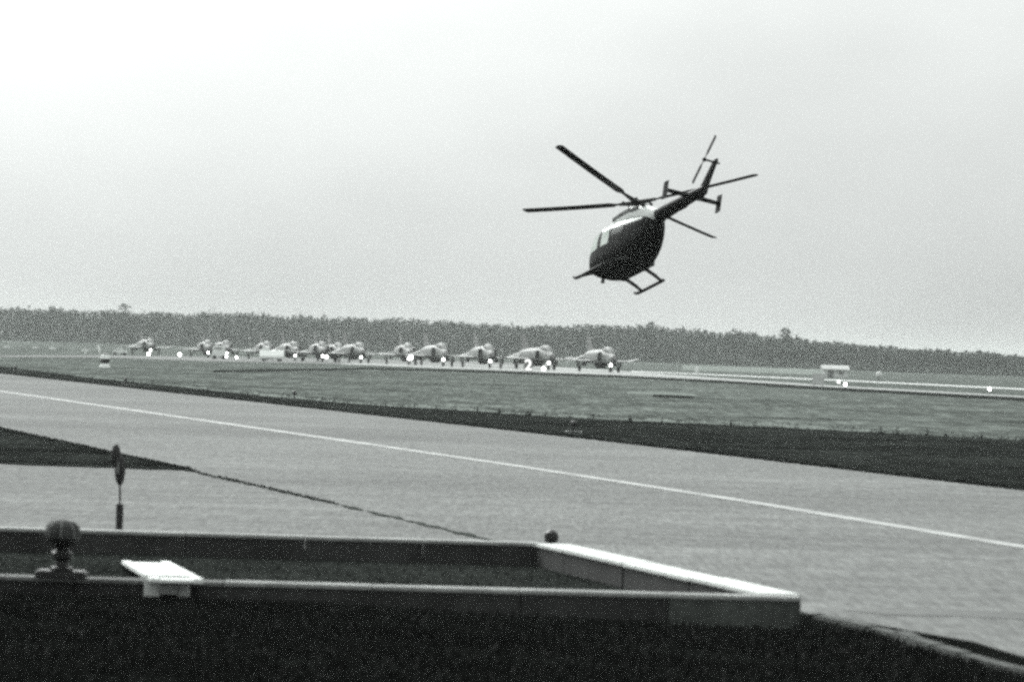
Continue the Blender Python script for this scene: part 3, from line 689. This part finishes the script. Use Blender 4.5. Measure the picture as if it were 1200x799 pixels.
# distance boards
def board_sign(name, label, px, D_, wd, h, m, digit=None, legs=.25):
    p = at(px, D_); t_ = thing(name, label, 'sign', p, 0)
    MB().box((0, 0, legs + h/2), (wd, .12, h), bev=.02).build('panel', m, t_)
    for s in (-1, 1): MB().box((s*wd*.35, 0, legs/2), (.06, .06, legs+.1)).build('leg', M_mid, t_)
    if digit:
        cu = bpy.data.curves.new('numeral', 'FONT'); cu.body = digit; cu.size = h*1.35; cu.align_x = 'CENTER'; cu.align_y = 'CENTER'; cu.extrude = .02; cu.offset = .05
        tmp = bpy.data.objects.new('tmp', cu); COL.objects.link(tmp); bpy.context.view_layer.update()
        me = bpy.data.meshes.new_from_object(tmp); COL.objects.unlink(tmp); bpy.data.objects.remove(tmp)
        me.materials.clear(); me.materials.append(M_numglow); o = bpy.data.objects.new('numeral', me); COL.objects.link(o); o.parent = t_
        o.rotation_euler = (math.pi/2, 0, 0); o.location = (0, -.085, legs + h/2)
    return t_
board_sign('distance_board', 'grey distance board with a white numeral 2 given an added glow below the second jet', 620, 498, 1.0, 1.3, M_mid, '2')
board_sign('marker_board', 'square pale grey board on legs at the far taxiway edge left of the cabin', 960, 402, 1.15, 1.1, M_pale)
for px, D_, lb in ((8, 880, 'leftmost of three low white boards in the far field'), (42, 890, 'middle of three low white boards in the far field at left'), (62, 860, 'rightmost of three low white boards, under a pale patch'),
                   (101, 830, 'low white board on a single post, left of the banded drum')):
    p = at(px, D_); t_ = thing('low_white_board', lb, 'sign', p, 0, 'low white boards in the far field at left')
    MB().box((0, 0, .75), (1.45, .08, .34), bev=.02).build('panel', M_white, t_)
    for s in ((-1, 1) if px != 101 else (0,)): MB().box((s*.5, 0, .3), (.08 if px != 101 else .4, .06, .62)).build('leg', M_white if px == 101 else M_mid, t_)
p = at(116, 640); t_ = tag(MB().tube([(-.25, 0, 1.55), (0, 0, 1.2), (.2, 0, .7), (.22, 0, 0)], [.12, .2, .16, .04], 10).build('limp_windsock', M_white, None, p), 'small white slanted marker just above the banded drum', 'marker')
# banded drum
p = at(124, 385); d0 = thing('banded_drum', 'white and dark banded drum in the grass on the left', 'drum', p)
MB().lathe([(.50, 0), (.50, .05), (.34, .36), (.30, .38)]).build('white_band', M_white, d0)
MB().lathe([(.28, .36), (.40, .42), (.42, .72), (.36, .78)]).build('dark_band', M_blk, d0)
MB().lathe([(.38, .77), (.44, .80), (.36, 1.08), (.22, 1.18)]).build('white_band', M_white, d0)
MB().lathe([(.24, 1.17), (.30, 1.24), (.1, 1.34), (.01, 1.35)]).build('drum_lid', M_mid, d0)
# lit lamps standing in the grass
gl_ = 'lit lamps standing along the far taxiway'
lamps = [(174.7, 700, .3, .22, 'lit lamp under the farthest jet'), (211.3, 700, .35, .22, 'lit lamp between the farthest jet and the next one'), (266, 640, .35, .13, 'small lit lamp below the pale van'),
         (278, 620, .3, .14, 'small lit lamp right of the pale van'), (383.3, 690, .7, .2, 'lit lamp beside another under the leftmost of the cluster jets'), (482, 650, .9, .3, 'largest and brightest lamp, below two jets'),
         (638, 520, .3, .19, 'lit lamp in the grass right of the 2 board'), (992, 404, .25, .13, 'nearer lamp of the pair below the white roofed cabin'), (984, 428, .4, .09, 'fainter lamp of the pair below the white roofed cabin'), (1161, 392, .3, .12, 'lone lit lamp near the right border')]
l0 = None
for px, D_, z_, r_, lb in lamps:
    t_ = thing('ground_lamp', lb, 'lamp', at(px, D_), 0, gl_)
    MB().tube([(0, 0, -.05), (0, 0, z_ + .02)], .04, 8).build('stem', M_mid, t_); MB().sphere((0, 0, z_ + r_*.9), r_, 14, 10).build('lamp_globe', M_lamp, t_)
MBs = board_sign('small_sign', 'tiny pale sign near the far grass band right of the jets', 817.5, 600, .5, .9, M_pale)

# ------------------------------------------------------------------ woods
TOP = [(-300, 352), (0, 361), (60, 362.5), (145, 364), (250, 367), (400, 373), (500, 376), (600, 380), (700, 381), (770, 382), (830, 388), (880, 392), (920, 397), (1000, 403), (1100, 410), (1200, 416), (1500, 428)]
def tree_geom(V_, F_, x, y, z, H, W, r, nleaf, conif):
    b = len(V_)
    for k_ in range(3):
        a_ = k_*2.094; V_.append((x + .14*math.cos(a_), y + .14*math.sin(a_), z - .2))
    V_.append((x, y, z + H*.9)); F_.extend([(b, b+1, b+3), (b+1, b+2, b+3), (b+2, b, b+3)])
    for _ in range(nleaf):
        t_ = r.random()**.75; hh = H*(.02 + .98*t_)
        if conif: rad = W*(1 - t_)**.7*(.55+.45*r.random()) + .15
        else:
            rad = W*math.sqrt(max(0, 1 - (2*(t_) - 1.0)**2 * .9))*r.random()**.4
        a_ = r.uniform(0, 6.283); cx, cy_, cz = x + rad*math.cos(a_), y + rad*math.sin(a_), z + hh - rad*.15
        s = r.uniform(.35, .8)*(1.1 if not conif else 1); b = len(V_)
        for k_ in range(3):
            V_.append((cx + r.uniform(-s, s), cy_ + r.uniform(-s, s), cz + r.uniform(-s, s)*.8))
        F_.append((b, b+1, b+2))
r = random.Random(11); VV = []; FF = []
def top_at(px): return np.interp(px, [p[0] for p in TOP], [p[1] for p in TOP])
def wood_D(px): return np.interp(px, [0, 1200], [1690, 1360])
for row in range(12):
    px = -260.0
    while px < 1460:
        D_ = wood_D(px) + row*7 + r.uniform(-3, 3); s = FPX / D_
        p = at(px, D_); H = (hor(px) - top_at(px))/s + CAMH - p.z
        H *= 1 + .05*math.sin(px*.021 + 1.3) * math.sin(px*.0083) + .03*math.sin(px*.11)
        H *= (r.uniform(.88, 1.03) if row > 1 else r.uniform(.7, .98))
        if r.random() < .05: H *= 1.1
        tree_geom(VV, FF, p.x, p.y, p.z, H, H*r.uniform(.15, .24), r, 90, r.random() < .6)
        px += s * r.uniform(1.6, 3.4)
me = bpy.data.meshes.new('woods'); me.from_pydata(VV, [], FF); me.materials.append(M_foil)
o = bpy.data.objects.new('woods', me); COL.objects.link(o); o['kind'] = 'stuff'; o['label'] = 'long hazy belt of trees closing the far side of the airfield'
# scrub at the foot of the wood
VV = []; FF = []
px = -260.0
while px < 1460:
    D_ = wood_D(px) - 8 + r.uniform(-8, 4); p = at(px, D_); tree_geom(VV, FF, p.x, p.y, p.z - .1, r.uniform(1.2, 3.2), r.uniform(1, 2.2), r, 36, False); px += r.uniform(2, 7)
me = bpy.data.meshes.new('scrub'); me.from_pydata(VV, [], FF); me.materials.append(M_foil2)
o = bpy.data.objects.new('scrub', me); COL.objects.link(o); o['kind'] = 'stuff'; o['label'] = 'low scrub at the foot of the distant trees'
# single trees that stand out above the belt
for px, ty, wm, lb in ((145, 355.5, 4.2, 'broad tree rising above the distant wood at left'), (921, 384, 3.0, 'single taller tree rising above the distant wood at right'), (762, 377.5, 2.2, 'slightly taller tree crown above the middle of the distant wood'),
                       (60, 359, 2.2, 'narrow taller tree above the distant wood near the left border')):
    D_ = wood_D(px) + 15; s = FPX/D_; p = at(px, D_); H = (hor(px) - ty)/s + CAMH - p.z
    t_ = thing('tall_tree', lb, 'tree', p)
    MB().tube([(0, 0, -.2), (.1, 0, H*.5), (0, .1, H*.92)], [.3, .2, .04], 8).build('trunk', M_bark, t_)
    VV = []; FF = []; tree_geom(VV, FF, 0, 0, 0, H, wm, r, 520, False)
    me = bpy.data.meshes.new('crown'); me.from_pydata(VV[4:], [], [tuple(i-4 for i in f) for f in FF[3:]]); me.materials.append(M_foil); o = bpy.data.objects.new('crown', me); COL.objects.link(o); o.parent = t_

# ------------------------------------------------------------------ haze
hb = MB().box((0, 2975, 9.0), (6400, 6300, 28.0)).build('haze', None, smooth_=False); hb['kind'] = 'stuff'; hb['label'] = 'thin grey haze over the airfield'
mh = bpy.data.materials.new('haze'); mh.use_nodes = True; t = mh.node_tree; t.nodes.clear()
vo = t.nodes.new('ShaderNodeVolumePrincipled'); ou = t.nodes.new('ShaderNodeOutputMaterial')
vo.inputs['Color'].default_value = (.82, .86, .84, 1); vo.inputs['Density'].default_value = 0.0001; vo.inputs['Anisotropy'].default_value = .3
t.links.new(vo.outputs[0], ou.inputs['Volume']); hb.data.materials.append(mh)
